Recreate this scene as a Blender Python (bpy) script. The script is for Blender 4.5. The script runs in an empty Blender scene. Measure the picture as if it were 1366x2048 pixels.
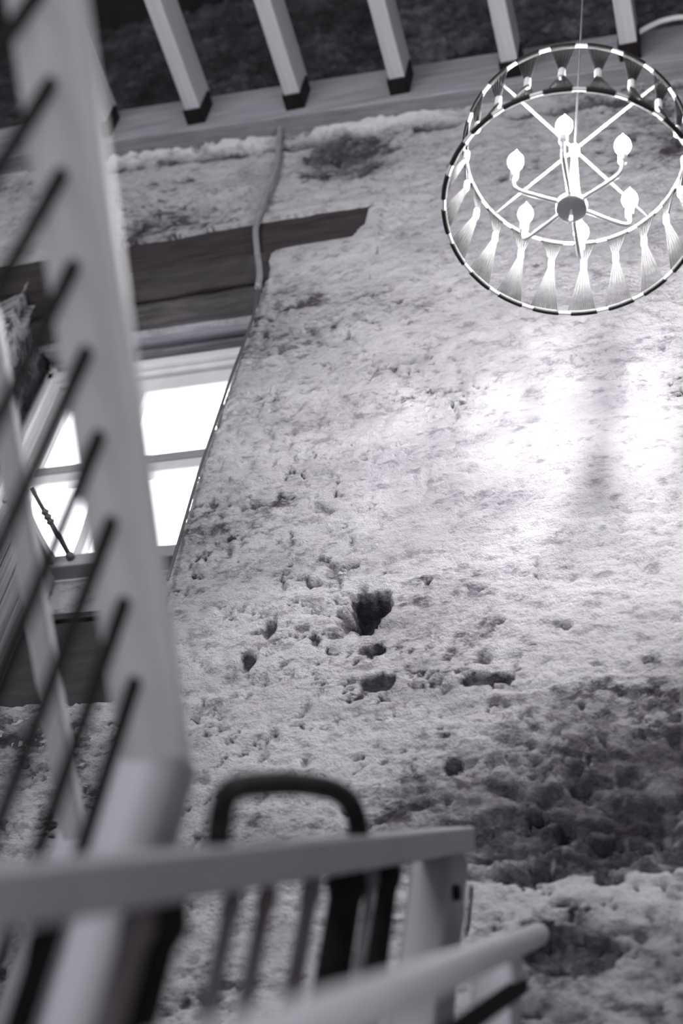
import bpy, bmesh, math, random
import numpy as np
from mathutils import Vector, Matrix
random.seed(4)
C = bpy.context.scene.collection
sc = bpy.context.scene

# ------------------------------------------------------------------ camera, light, exposure
F, CX, CY = 2844.0, 683.0, 1024.0          # focal length in pixels of the 1366x2048 frame (50 mm lens)
UP = Vector((.1437, .6862, -.7130)).normalized()          # world up seen from the camera
RX = Vector((1, .103, .301)); RX = (RX - RX.dot(UP)*UP).normalized()
RY = UP.cross(RX)
CAM_Z = 0.0                                               # eye height is the origin; floor is at -1.4
FLOOR = -1.4
cam = bpy.data.cameras.new('camera'); camo = bpy.data.objects.new('camera', cam); C.objects.link(camo)
R3 = Matrix((RX, RY, UP))                                  # rows: world axes in camera coords -> camera-to-world
camo.matrix_world = R3.to_4x4()
cam.sensor_fit = 'VERTICAL'; cam.sensor_height = 36.0; cam.lens = 36.0*F/2048
cam.clip_start = .05; cam.clip_end = 200
cam.dof.use_dof = True; cam.dof.focus_distance = 3.6; cam.dof.aperture_fstop = 1.8
sc.camera = camo

vs = sc.view_settings; vs.view_transform = 'Standard'; vs.look = 'None'; vs.gamma = 1; vs.use_curve_mapping = False
vs.exposure = 0.0
w = bpy.data.worlds.new('overcast_sky'); sc.world = w; w.use_nodes = True
bg = w.node_tree.nodes['Background']; bg.inputs[0].default_value = (.93, .95, 1, 1); bg.inputs[1].default_value = 4.5

def area(name, loc, target, sx, sy, watts, col=(1, 1, 1)):
    l = bpy.data.lights.new(name, 'AREA'); l.shape = 'RECTANGLE'; l.size = sx; l.size_y = sy; l.energy = watts; l.color = col
    o = bpy.data.objects.new(name, l); C.objects.link(o); o.location = loc
    o.rotation_euler = (Vector(target)-Vector(loc)).to_track_quat('-Z', 'Y').to_euler()
    return o
area('rear_fill', (-1.9, -4.1, 3.4), (-.9, 2.4, 3.5), 3.0, 2.0, 285, (.96, .98, 1))  # unseen fill light added behind the camera to brighten the far wall
area('low_stair_fill', (.7, -.7, -1.1), (-.9, .9, 1.0), 1.3, 1.5, 34, (.96, .98, 1))  # unseen low fill added inside the room to light the rail undersides

def ray(px, py):
    c = Vector(((px-CX)/F, -(py-CY)/F, -1))
    return R3 @ c
def on_y(px, py, y):
    r = ray(px, py); return r*(y/r.y)
def on_x(px, py, x):
    r = ray(px, py); return r*(x/r.x)
def at_depth(px, py, d):
    return ray(px, py)*d

# ------------------------------------------------------------------ materials
def new_mat(name):
    m = bpy.data.materials.new(name); m.use_nodes = True
    nt = m.node_tree; return m, nt, nt.nodes['Principled BSDF']
def N(nt, t, **kw):
    n = nt.nodes.new(t)
    for k, v in kw.items():
        if k in n.inputs: n.inputs[k].default_value = v
        else: setattr(n, k, v)
    return n
def ramp(nt, fac, stops):
    r = nt.nodes.new('ShaderNodeValToRGB'); nt.links.new(fac, r.inputs[0])
    els = r.color_ramp.elements
    while len(els) < len(stops): els.new(.5)
    for e, (p, c) in zip(els, stops): e.position = p; e.color = (*c, 1) if len(c) == 3 else c
    return r
def grey(v, t=0.0):                                       # neutral grey, t pushes it to purple
    if v < .09: return (v*(1+.13*t), v*(1-.10*t), v)
    return (v, v*(1-.045*t), v*(1+.06*t))

def paint(name, v, t=.4, rough=.5, grain=0.06, scale=(3, 3, 30), bump=.15, metallic=0):
    m, nt, b = new_mat(name)
    tc = N(nt, 'ShaderNodeTexCoord'); mp = N(nt, 'ShaderNodeMapping'); mp.inputs['Scale'].default_value = scale
    nt.links.new(tc.outputs['Object'], mp.inputs[0])
    n = N(nt, 'ShaderNodeTexNoise', Scale=2.0, Detail=6.0, Roughness=.6); nt.links.new(mp.outputs[0], n.inputs[0])
    r = ramp(nt, n.outputs[0], [(.3, grey(v*(1-grain*2), t)), (.7, grey(v*(1+grain), t))])
    nt.links.new(r.outputs[0], b.inputs['Base Color'])
    b.inputs['Roughness'].default_value = rough; b.inputs['Metallic'].default_value = metallic
    if bump:
        bp = N(nt, 'ShaderNodeBump', Strength=bump, Distance=.004); nt.links.new(n.outputs[0], bp.inputs['Height'])
        nt.links.new(bp.outputs[0], b.inputs['Normal'])
    return m
M = {}
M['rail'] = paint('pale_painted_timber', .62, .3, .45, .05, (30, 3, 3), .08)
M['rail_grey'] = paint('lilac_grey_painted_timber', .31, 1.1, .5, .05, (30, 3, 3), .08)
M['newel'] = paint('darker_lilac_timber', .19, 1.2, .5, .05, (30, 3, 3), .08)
M['tube'] = paint('grey_painted_tube', .42, .7, .45, .05, (9, 9, 9), .05)
M['spindle_dark'] = paint('dark_bare_iron', .009, .8, .9, .2, (9, 9, 9), .1)
M['spindle_grey'] = paint('grey_painted_spindle', .10, 1, .5, .1, (9, 9, 9), .1)
M['hoop'] = paint('black_worn_iron', .016, .9, .75, .5, (12, 12, 12), .5)
M['joist'] = paint('sawn_softwood', .50, .6, .65, .1, (30, 1.5, 30), .3)
M['plate'] = paint('grey_sawn_timber', .24, 1, .7, .18, (2, 25, 25), .3)
M['shoe'] = paint('dark_steel_hanger', .012, 1, .5, .2, (9, 9, 9), .1)
M['lintel'] = paint('dark_old_oak', .018, 1.6, .75, .45, (3, 22, 30), .9)
M['lintel_mid'] = paint('brown_grey_old_oak', .05, .6, .8, .4, (3, 22, 30), .9)
M['moulding'] = paint('dusty_timber_moulding', .26, 1, .6, .25, (2, 30, 30), .5)
M['frame'] = paint('white_window_paint', .70, .2, .4, .04, (6, 6, 6), .05)
M['bar'] = paint('grey_window_paint', .30, .5, .45, .05, (6, 6, 6), .05)
M['boards'] = paint('grey_weathered_boards', .30, .7, .6, .25, (20, 60, 1.5), .4)
M['dark_wood'] = paint('dark_brown_wood', .022, .8, .5, .3, (4, 4, 20), .3)
M['pipe'] = paint('grey_painted_pipe', .22, .8, .32, .1, (9, 9, 9), .1)
M['cable'] = paint('dark_cable', .06, 0, .5, .1, (9, 9, 9), 0)
M['white_cable'] = paint('white_cable', .75, .2, .4, .03, (9, 9, 9), 0)
M['thread'] = paint('dark_shiny_thread', .040, 0, .7, .25, (300, 300, 6), 0)
M['thread'].node_tree.nodes['Principled BSDF'].inputs['Specular IOR Level'].default_value = .04
for k_ in ('hoop', 'spindle_dark', 'shoe'): M[k_].node_tree.nodes['Principled BSDF'].inputs['Specular IOR Level'].default_value = .12
M['ring'] = paint('white_enamel_ring', .80, .1, .3, .02, (9, 9, 9), 0)
M['brass'] = paint('pale_brushed_metal', .72, .1, .25, .02, (9, 9, 9), 0, .55)
M['disc'] = paint('pale_disc_metal', .45, .1, .35, .04, (9, 9, 9), 0, .3)
M['sleeve'] = paint('white_candle_sleeve', .85, .1, .5, .02, (9, 9, 9), 0)
M['floor'] = paint('worn_floorboards', .30, .6, .6, .2, (8, 1, 8), .3)
M['render'] = paint('pale_room_plaster', .55, .4, .85, .1, (2, 2, 2), .3)
m, nt, b = new_mat('lit_bulb_glass'); b.inputs['Base Color'].default_value = (1, 1, 1, 1)
b.inputs['Emission Color'].default_value = (1, .97, .98, 1); b.inputs['Emission Strength'].default_value = 860.0; M['bulb'] = m
m, nt, b = new_mat('window_glass')
tr = N(nt, 'ShaderNodeBsdfTransparent'); gl = N(nt, 'ShaderNodeBsdfGlossy', Roughness=.02); mx = N(nt, 'ShaderNodeMixShader', Fac=.06)
nt.links.new(tr.outputs[0], mx.inputs[1]); nt.links.new(gl.outputs[0], mx.inputs[2])
nt.links.new(mx.outputs[0], nt.nodes['Material Output'].inputs[0]); M['glass'] = m

# old wall: plaster over rubble; 'expose' = bare stone with some painted light and shade, 'lime' = fresh lime lumps, 'tone' = stone to stone variation
def wall_material():
    m, nt, b = new_mat('old_plastered_stone')
    L = nt.links.new
    tc = N(nt, 'ShaderNodeTexCoord')
    ex = N(nt, 'ShaderNodeAttribute', attribute_name='expose_shade'); li = N(nt, 'ShaderNodeAttribute', attribute_name='lime')
    to = N(nt, 'ShaderNodeAttribute', attribute_name='tone'); dk = N(nt, 'ShaderNodeAttribute', attribute_name='shade_tint')
    def mapped(s, rot=(0, 0, 0)):
        mp = N(nt, 'ShaderNodeMapping'); mp.inputs['Scale'].default_value = s; mp.inputs['Rotation'].default_value = rot
        L(tc.outputs['Object'], mp.inputs[0]); return mp.outputs[0]
    tilt = (0, math.radians(-14), 0)
    n1 = N(nt, 'ShaderNodeTexNoise', Scale=2.2, Detail=10.0, Roughness=.65); L(mapped((1, 1, 2.2), tilt), n1.inputs[0])
    n2 = N(nt, 'ShaderNodeTexNoise', Scale=16.0, Detail=8.0, Roughness=.7); L(mapped((1, 1, 2.0), tilt), n2.inputs[0])
    n3 = N(nt, 'ShaderNodeTexNoise', Scale=70.0, Detail=5.0, Roughness=.7); L(mapped((1, 1, 1.3)), n3.inputs[0])
    plaster = ramp(nt, n1.outputs[0], [(.30, grey(.38, .7)), (.46, grey(.54, .4)), (.68, grey(.66, .2))])
    sp = ramp(nt, n2.outputs[0], [(.36, (.42, .39, .43)), (.46, (.88, .87, .89)), (.58, (1, 1, 1))])
    mul = N(nt, 'ShaderNodeMix', data_type='RGBA', blend_type='MULTIPLY'); mul.inputs[0].default_value = .8
    L(plaster.outputs[0], mul.inputs[6]); L(sp.outputs[0], mul.inputs[7])
    ns = N(nt, 'ShaderNodeTexNoise', Scale=9.0, Detail=9.0, Roughness=.72); L(mapped((1, 1, 1.8), tilt), ns.inputs[0])
    stone = ramp(nt, ns.outputs[0], [(.32, grey(.04, 1.2)), (.45, grey(.12, 1.3)), (.55, grey(.22, 1)), (.68, grey(.45, .5))])
    tm = N(nt, 'ShaderNodeMix', data_type='RGBA', blend_type='MULTIPLY'); tm.inputs[0].default_value = 1
    tr_ = ramp(nt, to.outputs['Fac'], [(0, (.45, .43, .45)), (1, (1.0, .98, 1.0))])
    L(stone.outputs[0], tm.inputs[6]); L(tr_.outputs[0], tm.inputs[7])
    # exposure with ragged boundary
    add = N(nt, 'ShaderNodeMath', operation='ADD'); L(ex.outputs['Fac'], add.inputs[0])
    sub = N(nt, 'ShaderNodeMath', operation='MULTIPLY_ADD'); L(n2.outputs[0], sub.inputs[0]); sub.inputs[1].default_value = 2.4; sub.inputs[2].default_value = -1.2
    L(sub.outputs[0], add.inputs[1])
    er = ramp(nt, add.outputs[0], [(.30, (0, 0, 0)), (.74, (1, 1, 1))])
    mix = N(nt, 'ShaderNodeMix', data_type='RGBA'); L(er.outputs[0], mix.inputs[0]); L(mul.outputs[2], mix.inputs[6]); L(tm.outputs[2], mix.inputs[7])
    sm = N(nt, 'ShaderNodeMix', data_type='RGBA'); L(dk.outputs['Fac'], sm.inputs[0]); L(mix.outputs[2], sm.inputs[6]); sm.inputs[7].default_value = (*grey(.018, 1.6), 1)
    lm = N(nt, 'ShaderNodeMix', data_type='RGBA'); L(li.outputs['Fac'], lm.inputs[0]); L(sm.outputs[2], lm.inputs[6]); lm.inputs[7].default_value = (*grey(.8, 0), 1)
    L(lm.outputs[2], b.inputs['Base Color']); b.inputs['Roughness'].default_value = .92
    b.inputs['Specular IOR Level'].default_value = .25
    a1 = N(nt, 'ShaderNodeMath', operation='MULTIPLY_ADD'); L(n2.outputs[0], a1.inputs[0]); a1.inputs[1].default_value = 1.0; L(n3.outputs[0], a1.inputs[2])
    bp = N(nt, 'ShaderNodeBump', Strength=.85, Distance=.026); L(a1.outputs[0], bp.inputs['Height']); L(bp.outputs[0], b.inputs['Normal'])
    return m
M['wall'] = wall_material()

# ------------------------------------------------------------------ mesh helpers
def tag(o, label=None, cat=None, group=None, kind=None):
    if label: o['label'] = label
    if cat: o['category'] = cat
    if group: o['group'] = group
    if kind: o['kind'] = kind
    return o
def empty(name, loc, label, cat, group=None):
    o = bpy.data.objects.new(name, None); C.objects.link(o); o.location = loc; o.empty_display_size = .05
    tag(o, label, cat, group); bpy.context.view_layer.update(); return o
class MB:
    def __init__(s): s.v = []; s.f = []; s.sm = []
    def add(s, vs_, fs, smooth=False):
        k = len(s.v); s.v += [Vector(p) for p in vs_]; s.f += [tuple(i+k for i in f) for f in fs]; s.sm += [smooth]*len(fs); return s
    def box(s, a, b_):
        x0, y0, z0 = a; x1, y1, z1 = b_
        return s.hexa([(x0, y0, z0), (x1, y0, z0), (x1, y1, z0), (x0, y1, z0), (x0, y0, z1), (x1, y0, z1), (x1, y1, z1), (x0, y1, z1)])
    def hexa(s, p):
        return s.add(p, [(0, 3, 2, 1), (4, 5, 6, 7), (0, 1, 5, 4), (1, 2, 6, 5), (2, 3, 7, 6), (3, 0, 4, 7)])
    def beam(s, p0, p1, sx, sz, up=(0, 0, 1)):                        # rectangular bar, sx across, sz along 'up'
        p0 = Vector(p0); p1 = Vector(p1); d = (p1-p0).normalized(); side = d.cross(Vector(up)).normalized(); u = side.cross(d)
        q = []
        for c in (p0, p1): q += [c-side*sx/2-u*sz/2, c+side*sx/2-u*sz/2, c+side*sx/2+u*sz/2, c-side*sx/2+u*sz/2]
        return s.add(q, [(0, 1, 2, 3), (7, 6, 5, 4), (1, 0, 4, 5), (2, 1, 5, 6), (3, 2, 6, 7), (0, 3, 7, 4)])
    def tube(s, pts, r, n=12, closed=False, smooth=True):
        pts = [Vector(p) for p in pts]; m_ = len(pts); rr = r if hasattr(r, '__len__') else [r]*m_
        vs_ = []; prev = None
        for i, p in enumerate(pts):
            if closed: d = pts[(i+1) % m_]-pts[i-1]
            else: d = pts[min(i+1, m_-1)]-pts[max(i-1, 0)]
            d.normalize()
            if prev is None:
                a = Vector((0, 0, 1)) if abs(d.z) < .9 else Vector((1, 0, 0)); u = d.cross(a).normalized()
            else: u = (prev-prev.dot(d)*d).normalized()
            prev = u; v = d.cross(u)
            for k in range(n):
                t = 2*math.pi*k/n; vs_.append(p+(u*math.cos(t)+v*math.sin(t))*rr[i])
        fs = []
        for i in range(m_ if closed else m_-1):
            j = (i+1) % m_
            for k in range(n): fs.append((i*n+k, i*n+(k+1) % n, j*n+(k+1) % n, j*n+k))
        if not closed: fs += [tuple(range(n-1, -1, -1)), tuple((m_-1)*n+k for k in range(n))]
        return s.add(vs_, fs, smooth)
    def lathe(s, base, prof, n=20, axis=(0, 0, 1)):
        ax = Vector(axis).normalized(); base = Vector(base)
        return s.tube([base+ax*h for h, r in prof], [r for h, r in prof], n)
    def build(s, name, mat, parent=None, bevel=0, seg=2, sub=0):
        me = bpy.data.meshes.new(name); inv = parent.matrix_world.inverted() if parent else Matrix()
        me.from_pydata([inv @ p for p in s.v], [], s.f); me.update()
        bm = bmesh.new(); bm.from_mesh(me); bmesh.ops.recalc_face_normals(bm, faces=bm.faces); bm.to_mesh(me); bm.free()
        me.polygons.foreach_set('use_smooth', s.sm)
        me.materials.append(mat)
        o = bpy.data.objects.new(name, me); C.objects.link(o)
        if parent: o.parent = parent; o.matrix_parent_inverse = Matrix()
        if bevel:
            bv = o.modifiers.new('bevel', 'BEVEL'); bv.width = bevel; bv.segments = seg; bv.limit_method = 'ANGLE'
        bpy.context.view_layer.update()
        return o
def spline(pts, n=10):
    pts = [Vector(p) for p in pts]; P = [pts[0]*2-pts[1]]+pts+[pts[-1]*2-pts[-2]]; out = []
    for i in range(1, len(P)-2):
        for k in range(n):
            t = k/n; a, b_, c, d = P[i-1], P[i], P[i+1], P[i+2]
            out.append(.5*((2*b_)+(c-a)*t+(2*a-5*b_+4*c-d)*t*t+(3*b_-a-3*c+d)*t**3))
    return out+[pts[-1]]

# ------------------------------------------------------------------ numpy noise
rng = np.random.default_rng(11)
def vnoise(x, y, seed):
    g = np.random.default_rng(seed).random((257, 257)); xi = np.floor(x).astype(int); yi = np.floor(y).astype(int)
    fx = x-xi; fy = y-yi; fx = fx*fx*(3-2*fx); fy = fy*fy*(3-2*fy)
    a = g[xi % 256, yi % 256]; b_ = g[(xi+1) % 256, yi % 256]; c = g[xi % 256, (yi+1) % 256]; d = g[(xi+1) % 256, (yi+1) % 256]
    return (a*(1-fx)+b_*fx)*(1-fy)+(c*(1-fx)+d*fx)*fy
def fbm(x, y, seed, o=5, gain=.5):
    s = 0; a = 1; t = 0
    for k in range(o):
        s = s+a*vnoise(x*2**k+k*17.3, y*2**k+k*9.1, seed+k); t += a; a *= gain
    return s/t
def voro(x, y, seed):
    r = np.random.default_rng(seed); jx = r.random((128, 128)); jy = r.random((128, 128)); tn = r.random((128, 128))
    xi = np.floor(x).astype(int); yi = np.floor(y).astype(int)
    d1 = np.full(x.shape, 9.); d2 = np.full(x.shape, 9.); tt = np.zeros(x.shape)
    for i in (-1, 0, 1):
        for j in (-1, 0, 1):
            a = (xi+i) % 128; b_ = (yi+j) % 128
            d = np.hypot(xi+i+.1+.8*jx[a, b_]-x, yi+j+.1+.8*jy[a, b_]-y)
            nearer = d < d1
            d2 = np.where(nearer, d1, np.minimum(d2, d)); tt = np.where(nearer, tn[a, b_], tt); d1 = np.where(nearer, d, d1)
    return d1, d2, tt
def sstep(a, b_, x):
    t = np.clip((x-a)/(b_-a), 0, 1); return t*t*(3-2*t)

# ------------------------------------------------------------------ the far stone wall
D = 2.4                                                    # distance of its face
OX0, OX1, OZ0, OZ1 = -2.47, -1.535, 2.085, 4.10            # the window opening in it
def plate_z(x): return 4.90-.09*(x+1.8)
def build_far_wall():
    st = .0075
    fx = np.arange(-3.2, .35, st); fx = fx[(np.abs(fx-OX0) > st*.5) & (np.abs(fx-OX1) > st*.5)]
    xs = np.unique(np.concatenate([np.arange(-4.6, -3.2, .08), fx, [OX0, OX1], np.arange(.35, 3.7, .09), [3.7]]))
    fz = np.arange(1.25, 5.95, st); fz = fz[(np.abs(fz-OZ0) > st*.5) & (np.abs(fz-OZ1) > st*.5)]
    zs = np.unique(np.concatenate([np.arange(FLOOR, 1.25, .08), fz, [OZ0, OZ1], [6.0, 6.1, 6.2, 6.3]]))
    X_, Z_ = np.meshgrid(xs, zs, indexing='ij')
    # exposure of bare stone
    n = fbm(X_*1.5, Z_*3, 5, 6, .6)
    e = .16+(n-.5)*1.9
    e += 1.15*sstep(2.50, 1.20, Z_-.85*(X_+.35)+.0)*sstep(1.50, 1.60, Z_)         # dark rough stone low on the right
    e += .30*np.exp(-((X_+1.15)/.35)**2-((Z_-2.25)/.10)**2)
    e += .30*np.exp(-((X_+1.45)/.25)**2-((Z_-1.9)/.25)**2)
    e += .55*np.exp(-((X_+1.35)/.16)**4-((Z_-4.60)/.20)**4)                     # patch right of the pipe under the plate
    e += .28*np.exp(-((X_+2.0)/.4)**2-((Z_-4.55)/.15)**2)
    pz = plate_z(X_)
    up = Z_ > pz+.05; e = np.where(up, 1.25, e)
    low = sstep(1.565, 1.545, Z_+.012*np.sin(X_*9)+.02*(fbm(X_*12, Z_*0+3, 8)-.5))*sstep(-.95, -.75, X_)
    ax, az = -.37, 1.33
    rr = np.hypot((X_-ax)/.22, (Z_-az)/.17)
    arch = np.exp(-((rr-1)/.12)**2)*(Z_ > az-.02)
    wob = .60*(fbm(X_*14, Z_*14, 31)-.5)*2
    hollow = sstep(1.0, .8, np.hypot((X_+.445)/.10, (Z_-1.395)/.052)+wob)
    e = e*(1-low)+low*(.10+.34*sstep(1.52, 1.42, Z_)+(n-.5)*1.3)+1.1*hollow*low  # low band's extra stone colour also paints in the light falling off
    e -= .22*np.exp(-((X_+.5)/.55)**2-((Z_-3.1)/.75)**2)                        # lamplight around the chandelier painted in as paler plaster
    # arch of smooth plaster low on the right with a ragged hollow under it
    e += .25*sstep(1.02, .9, rr+wob*.6)*low
    eC = np.clip(e, 0, 1.3)
    # relief, positive = towards the room
    h = .040*(fbm(X_*1.3, Z_*1.3, 41, 3)-.5)
    ca, sa = math.cos(.2), math.sin(.2)
    wx = X_+.06*(fbm(X_*5, Z_*5, 51, 3)-.5); wz = Z_+.06*(fbm(X_*5+9, Z_*5, 52, 3)-.5)
    d1, d2, tone = voro((wx*ca+wz*sa)/.23, (-wx*sa+wz*ca)/.095, 61)
    u1, u2, ut = voro((wx*ca+wz*sa)/.36, (-wx*sa+wz*ca)/.17, 63)
    d1, d2, tone = np.where(up, u1, d1), np.where(up, u2, d2), np.where(up, ut, tone)
    joint = sstep(.0, .22, d2-d1)
    sm = np.clip(eC-.35, 0, 1)
    h += (joint-1)*(.003+.028*sm)+(tone-.5)*.03*sm
    d1b, d2b, tb = voro((wx*ca+wz*sa)/.06, (-wx*sa+wz*ca)/.035, 71)
    h += (sstep(0, .3, d2b-d1b)-1)*(.0012+.010*sm)
    h += (.014+.026*sm)*(fbm((X_+.25*Z_)*18, Z_*34, 81, 5, .66)-.5)*2
    g = fbm(X_*7, Z_*15, 91, 5, .6)
    crack = np.exp(-((g-.5)/.012)**2)*sstep(.40, .62, fbm(X_*2.5, Z_*2.5, 95, 3))
    h -= .022*crack; e += .8*crack  # bare stone colour in cracks and pocks, also painting in their shade
    pock = sstep(.70, .80, fbm(X_*26, Z_*34, 97, 3, .5)); h -= pock*(.014+.025*sm); e += .35*pock
    shade_tint = np.where(up, .62-.32*sstep(-2.0, -.6, X_)+.5*(fbm(X_*3, Z_*5, 99, 4)-.5), 0.); lime = np.zeros_like(X_)  # shade between the joists painted into the stone colour, deeper at left
    # hollows seen in the face of the wall: (px, py, half width, half height, depth)
    for (px, py, rx_, rz_, dp) in [(733, 1222, .062, .062, .10), (742, 1302, .032, .018, .03), (752, 1365, .035, .022, .035),
                                  (980, 1360, .055, .016, .03), (1150, 1567, .018, .018, .035), (905, 1528, .016, .014, .03),
                                  (832, 1610, .018, .010, .03), (1070, 1628, .026, .014, .04), (1128, 1655, .020, .030, .04),
                                  (540, 1255, .022, .030, .03), (490, 1320, .018, .03, .03), (1050, 1745, .05, .02, .03),
                                  (375, 358, .055, .016, .035), (1215, 1757, .03, .012, .03), (1230, 1680, .05, .008, .03),
                                  (850, 960, .006, .075, .012), (835, 915, .035, .006, .012), (820, 715, .05, .02, .008), (885, 578, .05, .018, .008),
                                  (936, 1822, .004, .055, .02), (918, 1840, .003, .05, .02)]:
        c = on_y(px, py, D)
        q = np.hypot((X_-c.x)/rx_, (Z_-c.z)/rz_)
        if min(rx_, rz_) > .009: q = q+.5*(fbm(X_*22, Z_*22, 131, 3)-.5)*2
        h -= 1.15*dp*sstep(1.15, .75, q)*(.75+.5*fbm(X_*30, Z_*30, 133, 2))
        if dp > .012: e += .9*sstep(1.2, .8, q)  # dark stone colour inside the holes doubles as their painted shade
        if dp < .009: shade_tint = np.maximum(shade_tint, .16*sstep(1.2, .6, q))
    h -= .055*hollow*(.5+fbm(X_*18, Z_*40, 135, 3)); h += .010*arch*low+.012*low
    # lime lumps and a crumbled gap right under the wall plate
    t = pz-Z_
    bits = fbm(X_*26, Z_*20, 141, 4)
    lump = sstep(.01, .02, t)*sstep(.085, .065, t+.05*(fbm(X_*10, Z_*0, 143, 2)-.5))*sstep(.33, .42, bits)*sstep(-2.8, -2.6, X_)*sstep(-.9, -1.1, X_)*(1-np.exp(-((X_+1.62)/.10)**2))
    gap = sstep(.075, .09, t)*sstep(.135, .115, t+.06*(fbm(X_*9, Z_*0, 145, 2)-.5))*sstep(.38, .5, fbm(X_*5, Z_*4, 147, 3))
    h += .022*lump*(.6+bits); h -= .03*gap*(1-lump); e += .8*gap*(1-lump); lime = lump
    white = sstep(.80, .84, fbm(X_*42+5, Z_*50, 151, 2, .4))*sstep(.5, .8, eC)*(~up)*.3; lime = np.maximum(lime, .8*white)
    # the recess of the exposed lintel end, and the timber's bed
    lr = np.interp(Z_, [4.01, 4.10, 4.23], [-1.245, -1.215, -1.20])+.012*(fbm(Z_*30, X_*0, 161, 2)-.5)
    top = 4.235+.02*(fbm(X_*6, X_*0, 163, 3)-.5); bot = 4.035+.015*(fbm(X_*7, X_*0, 165, 3)-.5)
    bed = (X_ < lr) & (X_ > -2.75) & (Z_ < top) & (Z_ > np.where(X_ > OX1, bot, 3.9))
    h = np.where(bed, -.07, np.where((np.abs(Z_-4.13) < .16) & (X_ < -1.15) & (X_ > -2.8), np.clip(h, -.002, .02)+.012, h))
    # worn arris at the opening
    edge = np.exp(-np.abs(X_-OX1)/.03)*((Z_ < OZ1) & (Z_ > OZ0))
    h = np.clip(h, -.2, .05)
    Xd = X_+edge*(.012*(fbm(Z_*9, X_*0, 171, 4)-.5)); h = h-edge*.012
    Yd = D-h
    nx, nz = X_.shape
    co = np.stack([Xd, Yd, Z_], -1).reshape(-1, 3)
    idx = np.arange(nx*nz).reshape(nx, nz)
    q = np.stack([idx[:-1, :-1], idx[1:, :-1], idx[1:, 1:], idx[:-1, 1:]], -1)
    cx = (xs[:-1]+xs[1:])/2; cz = (zs[:-1]+zs[1:])/2
    CXm, CZm = np.meshgrid(cx, cz, indexing='ij')
    keep = ~((CXm > OX0) & (CXm < OX1) & (CZm > OZ0) & (CZm < OZ1))
    q = q[keep]
    me = bpy.data.meshes.new('wall_far')
    me.vertices.add(len(co)); me.vertices.foreach_set('co', co.ravel().astype(np.float32))
    me.loops.add(q.size); me.loops.foreach_set('vertex_index', q.ravel().astype(np.int32))
    me.polygons.add(len(q)); me.polygons.foreach_set('loop_start', (np.arange(len(q))*4).astype(np.int32))
    me.polygons.foreach_set('loop_total', np.full(len(q), 4, np.int32)); me.update(calc_edges=True); me.validate()
    me.polygons.foreach_set('use_smooth', np.ones(len(q), bool))
    for nm, arr in (('expose_shade', np.clip(e, 0, 1.2)), ('lime', lime), ('tone', tone), ('shade_tint', np.clip(shade_tint, 0, 1))):
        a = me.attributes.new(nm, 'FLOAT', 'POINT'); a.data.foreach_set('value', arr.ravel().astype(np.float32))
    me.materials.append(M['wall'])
    o = bpy.data.objects.new('wall_far', me); C.objects.link(o); o['kind'] = 'structure'
    return o
wall = build_far_wall()

def structure(mb, name, mat, **kw):
    o = mb.build(name, mat, **kw); o['kind'] = 'structure'; return o
structure(MB().box((-4.6, -4.6, FLOOR-.1), (3.7, 2.7, FLOOR)), 'floor', M['floor'])
structure(MB().box((-4.6, -4.6, 6.3), (3.7, 2.7, 6.4)), 'ceiling', M['dark_wood'])
structure(MB().box((-4.7, -4.6, FLOOR), (-4.6, 2.7, 6.3)), 'wall_left', M['render'])
structure(MB().box((3.7, -4.6, FLOOR), (3.8, 2.7, 6.3)), 'wall_right', M['render'])
structure(MB().box((-4.6, -4.7, FLOOR), (3.7, -4.6, 6.3)), 'wall_back', M['render'])
# thickness of the far wall around the opening: cheeks, sill and apron
WY = 2.78                                                  # plane of the window
ck = MB()
ck.hexa([(OX0-.5, D+.13, OZ0-.2), (OX0, D+.005, OZ0-.2), (OX0-.10, WY+.12, OZ0-.2), (OX0-.5, WY+.12, OZ0-.2),
         (OX0-.5, D+.13, OZ1+.2), (OX0, D+.005, OZ1+.2), (OX0-.10, WY+.12, OZ1+.2), (OX0-.5, WY+.12, OZ1+.2)])
ckb = structure(ck, 'trim_1', M['wall'])
bm = bmesh.new(); bm.from_mesh(ckb.data); bmesh.ops.subdivide_edges(bm, edges=bm.edges, cuts=40, use_grid_fill=True)
cv = np.array([v.co for v in bm.verts]); dn = (fbm(cv[:, 1]*14, cv[:, 2]*12, 301, 5, .6)-.5)*.05
for v, d_ in zip(bm.verts, dn): v.co.x += float(d_)-.02
ea = bm.verts.layers.float.new('expose_shade')
en = fbm(cv[:, 1]*6, cv[:, 2]*6, 311, 4)
for v, d_ in zip(bm.verts, en): v[ea] = float(d_)*1.3
bm.to_mesh(ckb.data); bm.free(); ckb.data.polygons.foreach_set('use_smooth', [True]*len(ckb.data.polygons))
ck = MB()
ck.hexa([(OX1+.02, D+.02, OZ0-.2), (OX1+.4, D+.13, OZ0-.2), (OX1+.4, WY+.12, OZ0-.2), (OX1+.03, WY+.12, OZ0-.2),
         (OX1+.02, D+.02, OZ1+.2), (OX1+.4, D+.13, OZ1+.2), (OX1+.4, WY+.12, OZ1+.2), (OX1+.03, WY+.12, OZ1+.2)])
structure(ck, 'trim_2', M['wall'])
structure(MB().box((OX0-.3, D+.02, OZ0-.25), (OX1+.1, WY+.12, OZ0)), 'trim_3', M['wall'])        # ledge of the recess
structure(MB().box((OX0-.2, WY+.0, OZ0), (OX1+.1, WY+.12, 2.90)), 'trim_4', M['wall'])           # apron under the window
structure(MB().box((OX0-.3, D+.13, 4.09), (OX1+.3, WY+.12, 4.5)), 'trim_5', M['wall'])           # masonry above the timbers

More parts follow.
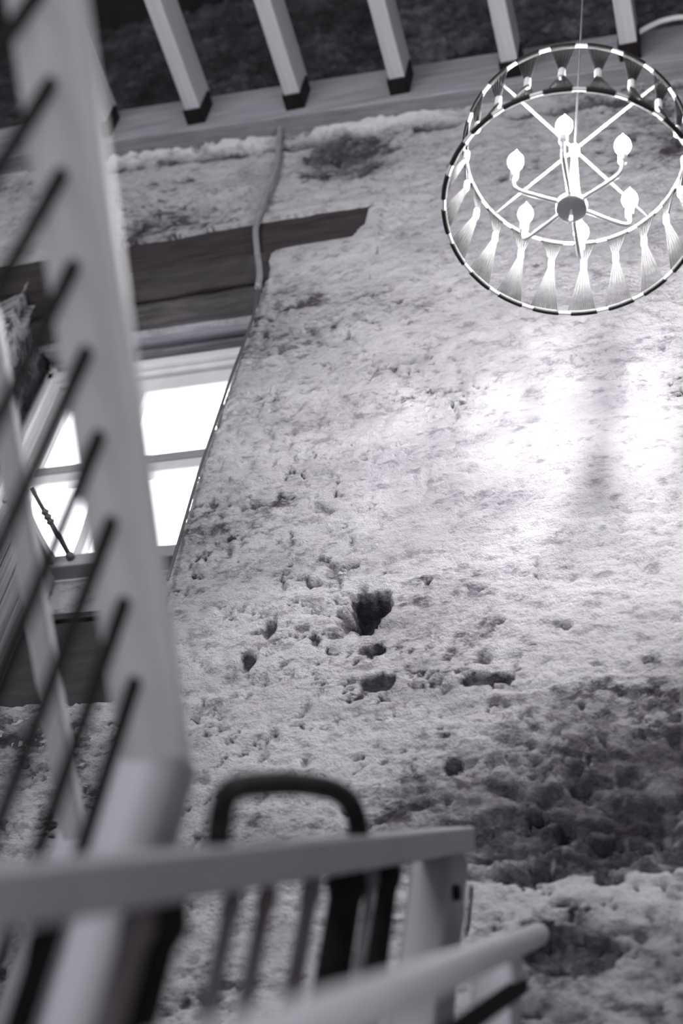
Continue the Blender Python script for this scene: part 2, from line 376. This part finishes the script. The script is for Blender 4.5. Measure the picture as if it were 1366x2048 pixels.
# ------------------------------------------------------------------ window
win = bpy.data.objects.new('window_1', None); C.objects.link(win); win.location = (-2.0, WY, 2.93); win['kind'] = 'structure'
bpy.context.view_layer.update()
wx0, wx1, wz0, wz1 = -2.56, -1.50, 2.90, 4.09
f = MB(); px0, px1, pz0, pz1 = -2.425, -1.545, 2.975, 3.865
f.box((wx0, WY-.01, pz1+.075), (wx1, WY+.07, wz1)); f.box((wx0, WY-.01, wz0), (wx1, WY+.07, pz0-.02))
f.box((wx0, WY-.01, pz0-.02), (px0-.045, WY+.07, pz1+.075)); f.box((px1+.04, WY-.01, pz0-.02), (wx1, WY+.07, pz1+.075))
f.box((wx0+.03, WY-.035, pz1+.10), (wx1, WY-.01, pz1+.135)); f.box((px0-.10, WY-.035, wz0), (px0-.075, WY-.01, wz1))
f.build('window_frame', M['frame'], win, .005)
s_ = MB(); s_.box((px0-.045, WY+.01, pz1), (px1+.04, WY+.05, pz1+.075)); s_.box((px0-.045, WY+.01, pz0-.02), (px0, WY+.05, pz1)); s_.box((px1, WY+.01, pz0-.02), (px1+.04, WY+.05, pz1))
s_.box((-2.15, WY+.01, pz0), (-2.115, WY+.05, pz1)); s_.box((px0, WY+.01, pz0-.02), (px1, WY+.05, pz0+.002))
s_.build('sash', M['frame'], win, .004)
g = MB(); g.box((px0, WY+.0, 3.452), (px1, WY+.05, 3.49)); g.build('glazing_bar', M['bar'], win, .004)
g = MB(); g.box((px0, WY+.005, 3.405), (px1, WY+.045, 3.452)); g.build('meeting_rail', M['frame'], win, .004)
for (a, b_) in (((px0, WY+.028, pz0), (-2.15, WY+.032, 3.452)), ((-2.115, WY+.028, pz0), (px1, WY+.032, 3.452)),
                ((px0, WY+.028, 3.49), (-2.15, WY+.032, pz1)), ((-2.115, WY+.028, 3.49), (px1, WY+.032, pz1))):
    MB().box(a, b_).build('pane', M['glass'], win)
# timber head mouldings between soffit and window head
hm = MB()
hm.box((OX0-.06, 2.665, 4.04), (OX1+.02, 2.70, 4.085)); hm.box((OX0-.06, 2.70, 4.055), (OX1+.02, 2.735, 4.09)); hm.box((OX0-.06, 2.735, 4.03), (OX1+.02, 2.765, 4.09))
tag(hm.build('head_moulding', M['moulding'], None, .004), 'dusty stepped timber moulding running along the head of the window', 'moulding')

def rough_beam(name, a, b_, mat, amp=.006, seed=1, cut=None):
    """a timber with hewn, uneven faces"""
    bm = bmesh.new(); bmesh.ops.create_cube(bm, size=1)
    L_ = b_[0]-a[0]
    for v in bm.verts: v.co = Vector([a[i]+(v.co[i]+.5)*(b_[i]-a[i]) for i in range(3)])
    ed = [e for e in bm.edges if abs(e.verts[0].co.x-e.verts[1].co.x) > .1]
    bmesh.ops.subdivide_edges(bm, edges=ed, cuts=max(4, int(L_/.02)), use_grid_fill=True)
    ed = [e for e in bm.edges if abs(e.verts[0].co.x-e.verts[1].co.x) < 1e-5]
    bmesh.ops.subdivide_edges(bm, edges=ed, cuts=4, use_grid_fill=True)
    for v in bm.verts:
        x, y, z = v.co
        n_ = np.array([fbm(np.array([x*6.+seed]), np.array([(y+z)*14.+k*7.]), 200+seed, 4)[0]-.5 for k in range(3)])
        v.co += Vector(n_)*amp*2*Vector((1, 1, 1)).x
        if cut and x > cut[0]: v.co.x += cut[1]*(z-a[2])
    me = bpy.data.meshes.new(name); bm.to_mesh(me); bm.free(); me.materials.append(mat)
    o = bpy.data.objects.new(name, me); C.objects.link(o); return o
tag(rough_beam('timber_lintel', (-2.74, D+.004, 4.045), (-1.21, D+.13, 4.24), M['lintel'], .009, 1),
    'dark hewn timber lintel let into the wall face above the window', 'lintel')
tag(rough_beam('timber_lintel', (-2.60, D+.135, 4.03), (OX1+.05, D+.235, 4.20), M['lintel_mid'], .010, 2),
    'brown grey timber lintel behind the front lintel over the window recess', 'lintel')
ps = rough_beam('trim_6', (-2.60, D+.238, 4.035), (OX1+.05, D+.268, 4.12), M['wall'], .008, 3); ps['kind'] = 'structure'

# sill board, bench box and boarded panel inside the recess
sb = MB().box((OX0-.02, WY-.07, 2.905), (OX1+.02, WY+.0, 2.955))
sill = structure(sb, 'window_2', M['bar'], bevel=.006); sill.name = 'trim_7'
t = empty('wooden_box', (-1.9, 2.73, OZ0), 'dark wooden box standing on the ledge of the window recess', 'box')
MB().box((-2.13, 2.69, OZ0+.005), (-1.62, 2.775, 2.64)).build('body', M['dark_wood'], t, .006)
MB().box((-2.135, 2.675, 2.64), (-1.60, 2.778, 2.665)).build('lid', M['dark_wood'], t, .005)
t = empty('boarded_panel', (-2.16, 2.62, OZ0), 'grey vertical board panel with pale top rail at left end of the recess', 'panel')
bp_ = MB()
for k in range(5):
    y0 = 2.44+k*.066; bp_.box((-2.175, y0+.002, OZ0+.005), (-2.155, y0+.062, 2.915))
bp_.box((-2.19, 2.44, OZ0+.005), (-2.17, 2.77, 2.915)); bp_.build('boards', M['boards'], t, .003)
MB().box((-2.19, 2.43, 2.915), (-2.14, 2.775, 2.945)).build('top_rail', M['bar'], t, .004)
# casement stay: dark rod with knuckle and ball end
a_, b2 = on_y(62, 975, 2.50), on_y(140, 1112, 2.70)
t = empty('casement_stay', b2, 'dark metal stay rod with a knuckle and ball end beside the window panes', 'window stay')
MB().tube([a_, a_.lerp(b2, .4)], .007, 10).tube([a_.lerp(b2, .5), b2], .008, 10).build('rod', M['cable'], t)
kn = MB()
for k in range(3):
    p = a_.lerp(b2, .36+.07*k); kn.tube([p-(b2-a_).normalized()*.012, p, p+(b2-a_).normalized()*.012], [.006, .014, .006], 10)
kn.build('knuckle', M['cable'], t)
MB().lathe(b2-(b2-a_).normalized()*.014, [(0, .006), (.006, .012), (.014, .015), (.022, .012), (.028, .004)], 12, (b2-a_)).build('ball_end', M['cable'], t)

# ------------------------------------------------------------------ wall plate and joists
pb = MB(); x0, x1 = -4.5, 3.6; y0, y1 = 2.33, 2.44
pb.hexa([(x0, y0, plate_z(x0)), (x1, y0, plate_z(x1)), (x1, y1, plate_z(x1)), (x0, y1, plate_z(x0)),
         (x0, y0, plate_z(x0)+.27), (x1, y0, plate_z(x1)+.27), (x1, y1, plate_z(x1)+.27), (x0, y1, plate_z(x0)+.27)])
pl = pb.build('wall_plate', M['plate'], None, .006)
tag(pl, 'long grey timber wall plate fixed along the top of the plastered wall', 'beam')
where = ['second joist from the left, half hidden by the sloping pale handrail', 'first whole pale ceiling joist right of the sloping handrail',
         'pale ceiling joist directly above the top of the grey wall pipe', 'pale ceiling joist in the middle, third whole one from the left',
         'pale ceiling joist meeting the plate just behind the left rim of the chandelier', 'pale ceiling joist beside the chandelier cord, rightmost of the row',
         ]
first = None; jb = jx = None
jw = .062; jh = .17
for i, xc in enumerate([-2.42, -2.0, -1.58, -1.16, -.735, -.31]):
    zb = plate_z(xc)+.055
    if first is None:
        r_ = empty('ceiling_joist', (xc, 2.30, zb), where[i], 'joist', 'ceiling joists')
        jb = MB().box((xc-jw/2, -4.55, zb), (xc+jw/2, 2.285, zb+jh)).build('beam', M['joist'], r_, .004)
        sh = MB(); g_ = .004
        sh.box((xc-jw/2-g_, 2.27, zb-.012), (xc+jw/2+g_, 2.33, zb-.001)); sh.box((xc+jw/2+.001, 2.27, zb-.012), (xc+jw/2+.006, 2.33, zb+jh*.8)); sh.box((xc-jw/2-.006, 2.27, zb-.012), (xc-jw/2-.001, 2.33, zb+jh*.8))
        sh.box((xc-jw/2, 2.286, zb-.001), (xc+jw/2, 2.33, zb+jh*.8))
        jx = sh.build('joist_hanger', M['shoe'], r_); first = r_
    else:
        r_ = first.copy(); C.objects.link(r_); r_.location = (xc, 2.30, zb); r_['label'] = where[i]
        for ch in (jb, jx):
            c = ch.copy(); C.objects.link(c); c.parent = r_

# pipe, thin cable and white cable
pp = [on_y(*p, 2.378) for p in [(561, 222), (560, 262), (553, 330), (538, 372), (525, 410), (512, 455), (514, 500), (519, 545), (516, 575)]]
po = MB().tube(spline(pp, 6), .0115, 12).build('wall_pipe', M['pipe']); tag(po, 'grey bent pipe running down the plaster from the wall plate across the lintel', 'pipe')
cc = [on_y(*p, 2.385) for p in [(516, 575), (508, 625), (490, 680), (462, 755), (430, 850), (398, 945), (370, 1040), (335, 1160)]]
co_ = MB().tube(spline(cc, 6), .0045, 8).build('cable', M['cable']); tag(co_, 'thin dark cable following the plaster edge beside the window', 'cable')
wc = [on_y(*p, 2.30) for p in [(1275, 66), (1300, 52), (1330, 40), (1372, 34), (1450, 40)]]
wo = MB().tube(spline(wc, 6), .010, 10).build('cable', M['white_cable']); tag(wo, 'pale curved cable on the wall plate above the right of the chandelier', 'cable')

# ------------------------------------------------------------------ chandelier
CC = at_depth(1143, 416, 3.1); RL, RU, HH = .2790, .2530, .252
ch = empty('chandelier', CC, 'round two ring chandelier with threaded tassels and six lit candle bulbs', 'chandelier')
def circ(R, z, n=96, a0=0, a1=2*math.pi, closed=True):
    k = n if closed else n+1
    return [CC+Vector((R*math.cos(a0+(a1-a0)*i/n), R*math.sin(a0+(a1-a0)*i/n), z)) for i in range(k)]
MB().tube(circ(RL, 0), .0042, 10, True).build('lower_ring', M['ring'], ch)
MB().tube(circ(RU, HH), .0042, 10, True).build('upper_ring', M['ring'], ch)
NT = 20; A0 = math.radians(21.5)
tp = None
pitch = 2*math.pi/NT; half = pitch*.33
tmb = MB(); nth = 17
hp = .57*HH; Rp = (RL+RU)/2-.022
for k in range(nth):
    u = -1+2*k/(nth-1)
    au = A0+u*half; al = A0+.02+u*half*1.08
    sgn = (k % 3-1)*.0016
    P0 = CC+Vector((RU*math.cos(au), RU*math.sin(au), HH))
    P2 = CC+Vector((RL*math.cos(al), RL*math.sin(al), 0))
    ap = A0+u*.006/Rp; P1 = CC+Vector(((Rp+sgn)*math.cos(ap), (Rp+sgn)*math.sin(ap), hp))
    tmb.tube([P0, P1+Vector((0, 0, .012)), P1-Vector((0, 0, .012)), P2], .0010, 4)
for (R, z) in ((RU, HH), (RL, 0)):
    tmb.tube(circ(R, z, 10, A0-half-.004, A0+half+.004, False), .0062, 10)
tas = tmb.build('tassel', M['thread'], ch)
pc = CC+Vector((Rp*math.cos(A0), Rp*math.sin(A0), hp))
col = MB().lathe(pc-Vector((0, 0, .017)), [(0, .0062), (.003, .0075), (.031, .0075), (.034, .0062)], 12).build('collar', M['ring'], tas)
for i in range(1, NT):
    c = tas.copy(); C.objects.link(c); c.parent = ch; c.rotation_euler = (0, 0, i*pitch)
    d = col.copy(); C.objects.link(d); d.parent = c
# cross bars on the upper ring, hub, stem, disc
for k, (pa, pb2) in enumerate((((999, 163), (1297, 441)), ((1301, 178), (982, 430)))):
    d0 = (ray(*pa)*((CC.z+HH)/ray(*pa).z)-CC); a = math.atan2(d0.y, d0.x)
    v = Vector((math.cos(a), math.sin(a), 0))*RU
    MB().tube([CC+Vector((0, 0, HH))+v, CC+Vector((0, 0, HH))-v], .0036, 10).build('crossbar', M['brass'], ch)
MB().lathe(CC+Vector((0, 0, HH-.02)), [(0, .006), (.004, .013), (.03, .013), (.036, .006)], 16).build('hub', M['brass'], ch)
MB().tube([CC+Vector((0, 0, .02)), CC+Vector((0, 0, HH))], .0075, 12).tube([CC+Vector((.016, 0, .02)), CC+Vector((.004, 0, HH-.01))], .0025, 8).build('stem', M['brass'], ch)
MB().lathe(CC+Vector((0, 0, -.008)), [(0, .004), (.001, .031), (.004, .034), (.018, .034), (.024, .028), (.03, .012)], 32).build('centre_disc', M['disc'], ch)
MB().lathe(CC+Vector((0, 0, -.058)), [(0, .002), (.004, .004), (.045, .004), (.05, .003)], 12).build('finial', M['brass'], ch)
ARM = .136; arm0 = None
aa = .0
def arm_parts():
    e = lambda r, z: CC+Vector((r*math.cos(aa), r*math.sin(aa), z))
    a = MB().tube(spline([e(.03, .008), e(.08, .002), e(ARM-.02, .0), e(ARM-.004, .008), e(ARM, .026), e(ARM, .05)], 6), .0048, 10).build('arm', M['brass'], ch)
    cb = MB().lathe(e(ARM, .045), [(0, .006), (.003, .0095), (.042, .0095), (.045, .007)], 14).build('candle_sleeve', M['sleeve'], a)
    bu = MB().lathe(e(ARM, .089), [(0, .007), (.005, .010), (.014, .016), (.024, .018), (.036, .0165), (.048, .012), (.060, .0065), (.070, .0025), (.076, .001)], 18).build('bulb', M['bulb'], a)
    return a, cb, bu
# direction of the first arm: the bulb seen at (1254, 295)
q = ray(1256, 400); q = q*((CC.z+.11)/q.z)-CC; AB = math.atan2(q.y, q.x)
am, cb, bu = arm_parts()
am.rotation_euler = (0, 0, AB)
for i in range(1, 6):
    c = am.copy(); C.objects.link(c); c.parent = ch; c.rotation_euler = (0, 0, AB+i*math.pi/3)
    for s0 in (cb, bu):
        d = s0.copy(); C.objects.link(d); d.parent = c
MB().tube([CC+Vector((0, 0, HH+.01)), (CC.x, CC.y, 6.30)], .0032, 8).build('suspension_cord', M['cable'], ch)

# ------------------------------------------------------------------ foreground stair: sloping pale handrail with iron rods
A_top = at_depth(96, 0, 1.38); A_bot = at_depth(315, 1545, 1.58)
da = (A_bot-A_top).normalized()
A_hi = A_top-da*.45
hA = empty('stair_handrail', A_bot, 'wide pale timber stair handrail sloping down across the left with dark iron rods', 'handrail')
RW = .078
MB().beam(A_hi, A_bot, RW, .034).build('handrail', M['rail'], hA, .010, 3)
rods = [(112, 150), (133, 330), (157, 512), (182, 683), (207, 850), (232, 1020), (257, 1180), (278, 1338)]
rod_pts = []
for (px, py) in rods:
    r_ = ray(px, py)                                       # meet the rail's line as closely as possible
    nrm = da.cross(Vector((1, 0, 0))).normalized(); tt = (A_top-nrm*.0).dot(nrm)/r_.dot(nrm); rod_pts.append(r_*tt)
rod_pts = [rod_pts[0]*2-rod_pts[1]]+rod_pts; rod_pts = [rod_pts[0]*2-rod_pts[1]]+rod_pts
drop = .80
for p in rod_pts:
    MB().tube([p+Vector((0, 0, .01)), p-Vector((0, 0, drop))], .0076, 12).build('rod', M['spindle_dark'], hA)
MB().beam(A_hi-Vector((0, 0, drop+.02)), rod_pts[-1]+da*.05-Vector((0, 0, drop+.02)), .05, .045).build('base_rail', M['rail_grey'], hA, .005)
# newel post under the foot of the rail
nw = MB().box(A_bot+Vector((-.040, -.03, -.18)), A_bot+Vector((.040, .02, .015)))
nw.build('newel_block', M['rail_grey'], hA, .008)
MB().box((A_bot.x-.034, A_bot.y-.025, FLOOR), (A_bot.x+.034, A_bot.y+.018, A_bot.z-.18)).build('newel_post', M['rail_grey'], hA, .006)

# the opposite, slimmer rail of that flight
B0 = at_depth(-60, 420, 2.05); B1 = at_depth(155, 1700, 2.3)
oh = empty('stair_handrail', B1, 'slim pale timber rail seen behind the iron rods at far left', 'handrail')
MB().beam(B0-(B1-B0)*.25, B1, .036, .03).build('handrail', M['rail'], oh, .006)
MB().box((B1.x-.03, B1.y-.03, FLOOR), (B1.x+.03, B1.y+.03, B1.z+.02)).build('newel_post', M['rail_grey'], oh, .005)

# ------------------------------------------------------------------ landing handrail rising to the right, with spindles
VP = ray(1530, 1597)
P_n = at_depth(0, 1790, 1.0); P_f = at_depth(915, 1679, 1530/(1530-915))
dirL = (P_f-P_n).normalized(); P_nn = P_n-dirL*.35
tL = empty('landing_handrail', (P_f.x, P_f.y, FLOOR), 'blurred lilac grey timber handrail crossing the lower frame over dark spindles', 'handrail')
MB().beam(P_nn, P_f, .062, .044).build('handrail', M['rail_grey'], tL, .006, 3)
def on_line(px):                                           # point of the rail axis seen at column px
    best = None
    for k in range(400):
        p = P_nn.lerp(P_f, k/399); c = R3.transposed() @ p
        x = CX+F*c.x/-c.z
        if best is None or abs(x-px) < best[0]: best = (abs(x-px), p)
    return best[1].copy()
for (px, r_, mt, rd) in [(120, .012, 'spindle_dark', 1), (300, .014, 'spindle_grey', 1), (345, .024, 'spindle_dark', 1), (480, .010, 'spindle_grey', 1), (548, .010, 'spindle_grey', 1),
                         (634, .011, 'spindle_grey', 1), (705, .024, 'spindle_dark', 1), (752, .008, 'spindle_grey', 1), (785, .016, 'spindle_dark', 1)]:
    p = on_line(px); pr = [(0, r_*.8), (.03, r_*1.15), (.05, r_*.9), (.5, r_), (.9, r_*.9), (1.0, r_*1.1)]
    o = MB().tube([p-Vector((0, 0, .02+h_)) for h_, q_ in pr], [q_ for h_, q_ in pr], 14).build('spindle', M[mt], tL)
    o['label'] = 'dark iron spindle' if mt == 'spindle_dark' else 'grey painted spindle'
e = P_f-dirL*.075
MB().box((e.x-.045, e.y-.055, FLOOR), (e.x+.026, e.y+.05, e.z-.012)).build('newel_post', M['newel'], tL, .006)
bo = on_line(812); MB().tube([(e.x+.028, e.y-.03, e.z-.12), (e.x+.036, e.y-.03, e.z-.12)], .013, 16).build('bolt', M['spindle_dark'], tL)
lo = [at_depth(300, 2000, 1.75), at_depth(640, 2000, 2.0)]
MB().beam(P_nn-Vector((0, 0, 1.02)), P_f-dirL*.1-Vector((0, 0, 1.02)), .05, .05).build('base_rail', M['spindle_dark'], tL, .004)
# black hoop standing on the landing rail
H0, H1 = on_line(432), on_line(700)
kp = [at_depth(*p) for p in [(428, 1672, 1.40), (428, 1625, 1.41), (438, 1590, 1.43), (480, 1573, 1.47), (575, 1567, 1.60), (650, 1575, 1.72), (692, 1592, 1.79), (707, 1625, 1.83), (703, 1668, 1.84)]]
kp = [Vector((H0.x+.005, p.y, p.z)) for p in kp]
for i_, h_ in ((0, H0), (-1, H1)):                        # feet stand on the top face of the rail
    f_ = h_ + dirL*((kp[i_].y-h_.y)/dirL.y); kp[i_].z = f_.z+.0285
ho = MB().tube(spline(kp, 6), .0135, 14)
hh = ho.build('grab_handle', M['hoop'], tL); hh['label'] = 'black curved iron grab handle'

# round lower handrail in the corner
T1 = at_depth(1078, 1868, 2.4); T0 = at_depth(600, 2062, 2.4*(1349-1078)/(1349-600))
td = (T1-T0).normalized()
th = empty('round_handrail', (T1.x, T1.y, FLOOR), 'round pale tube handrail running into the lower right corner', 'handrail')
MB().tube([T0-td*.25, T1-td*.02, T1-td*.006, T1], [.019, .019, .016, .009], 20).build('tube', M['tube'], th)
MB().beam(T0-td*.2-Vector((0, 0, .075)), T1-td*.25-Vector((0, 0, .075)), .02, .02).build('shadow_strip', M['spindle_dark'], th, .003)  # dark bar added for the strip of shadow under the tube
MB().box((T1.x-.03, T1.y-.30, FLOOR), (T1.x+.03, T1.y-.24, T1.z-.19)).build('post', M['rail_grey'], th, .004)
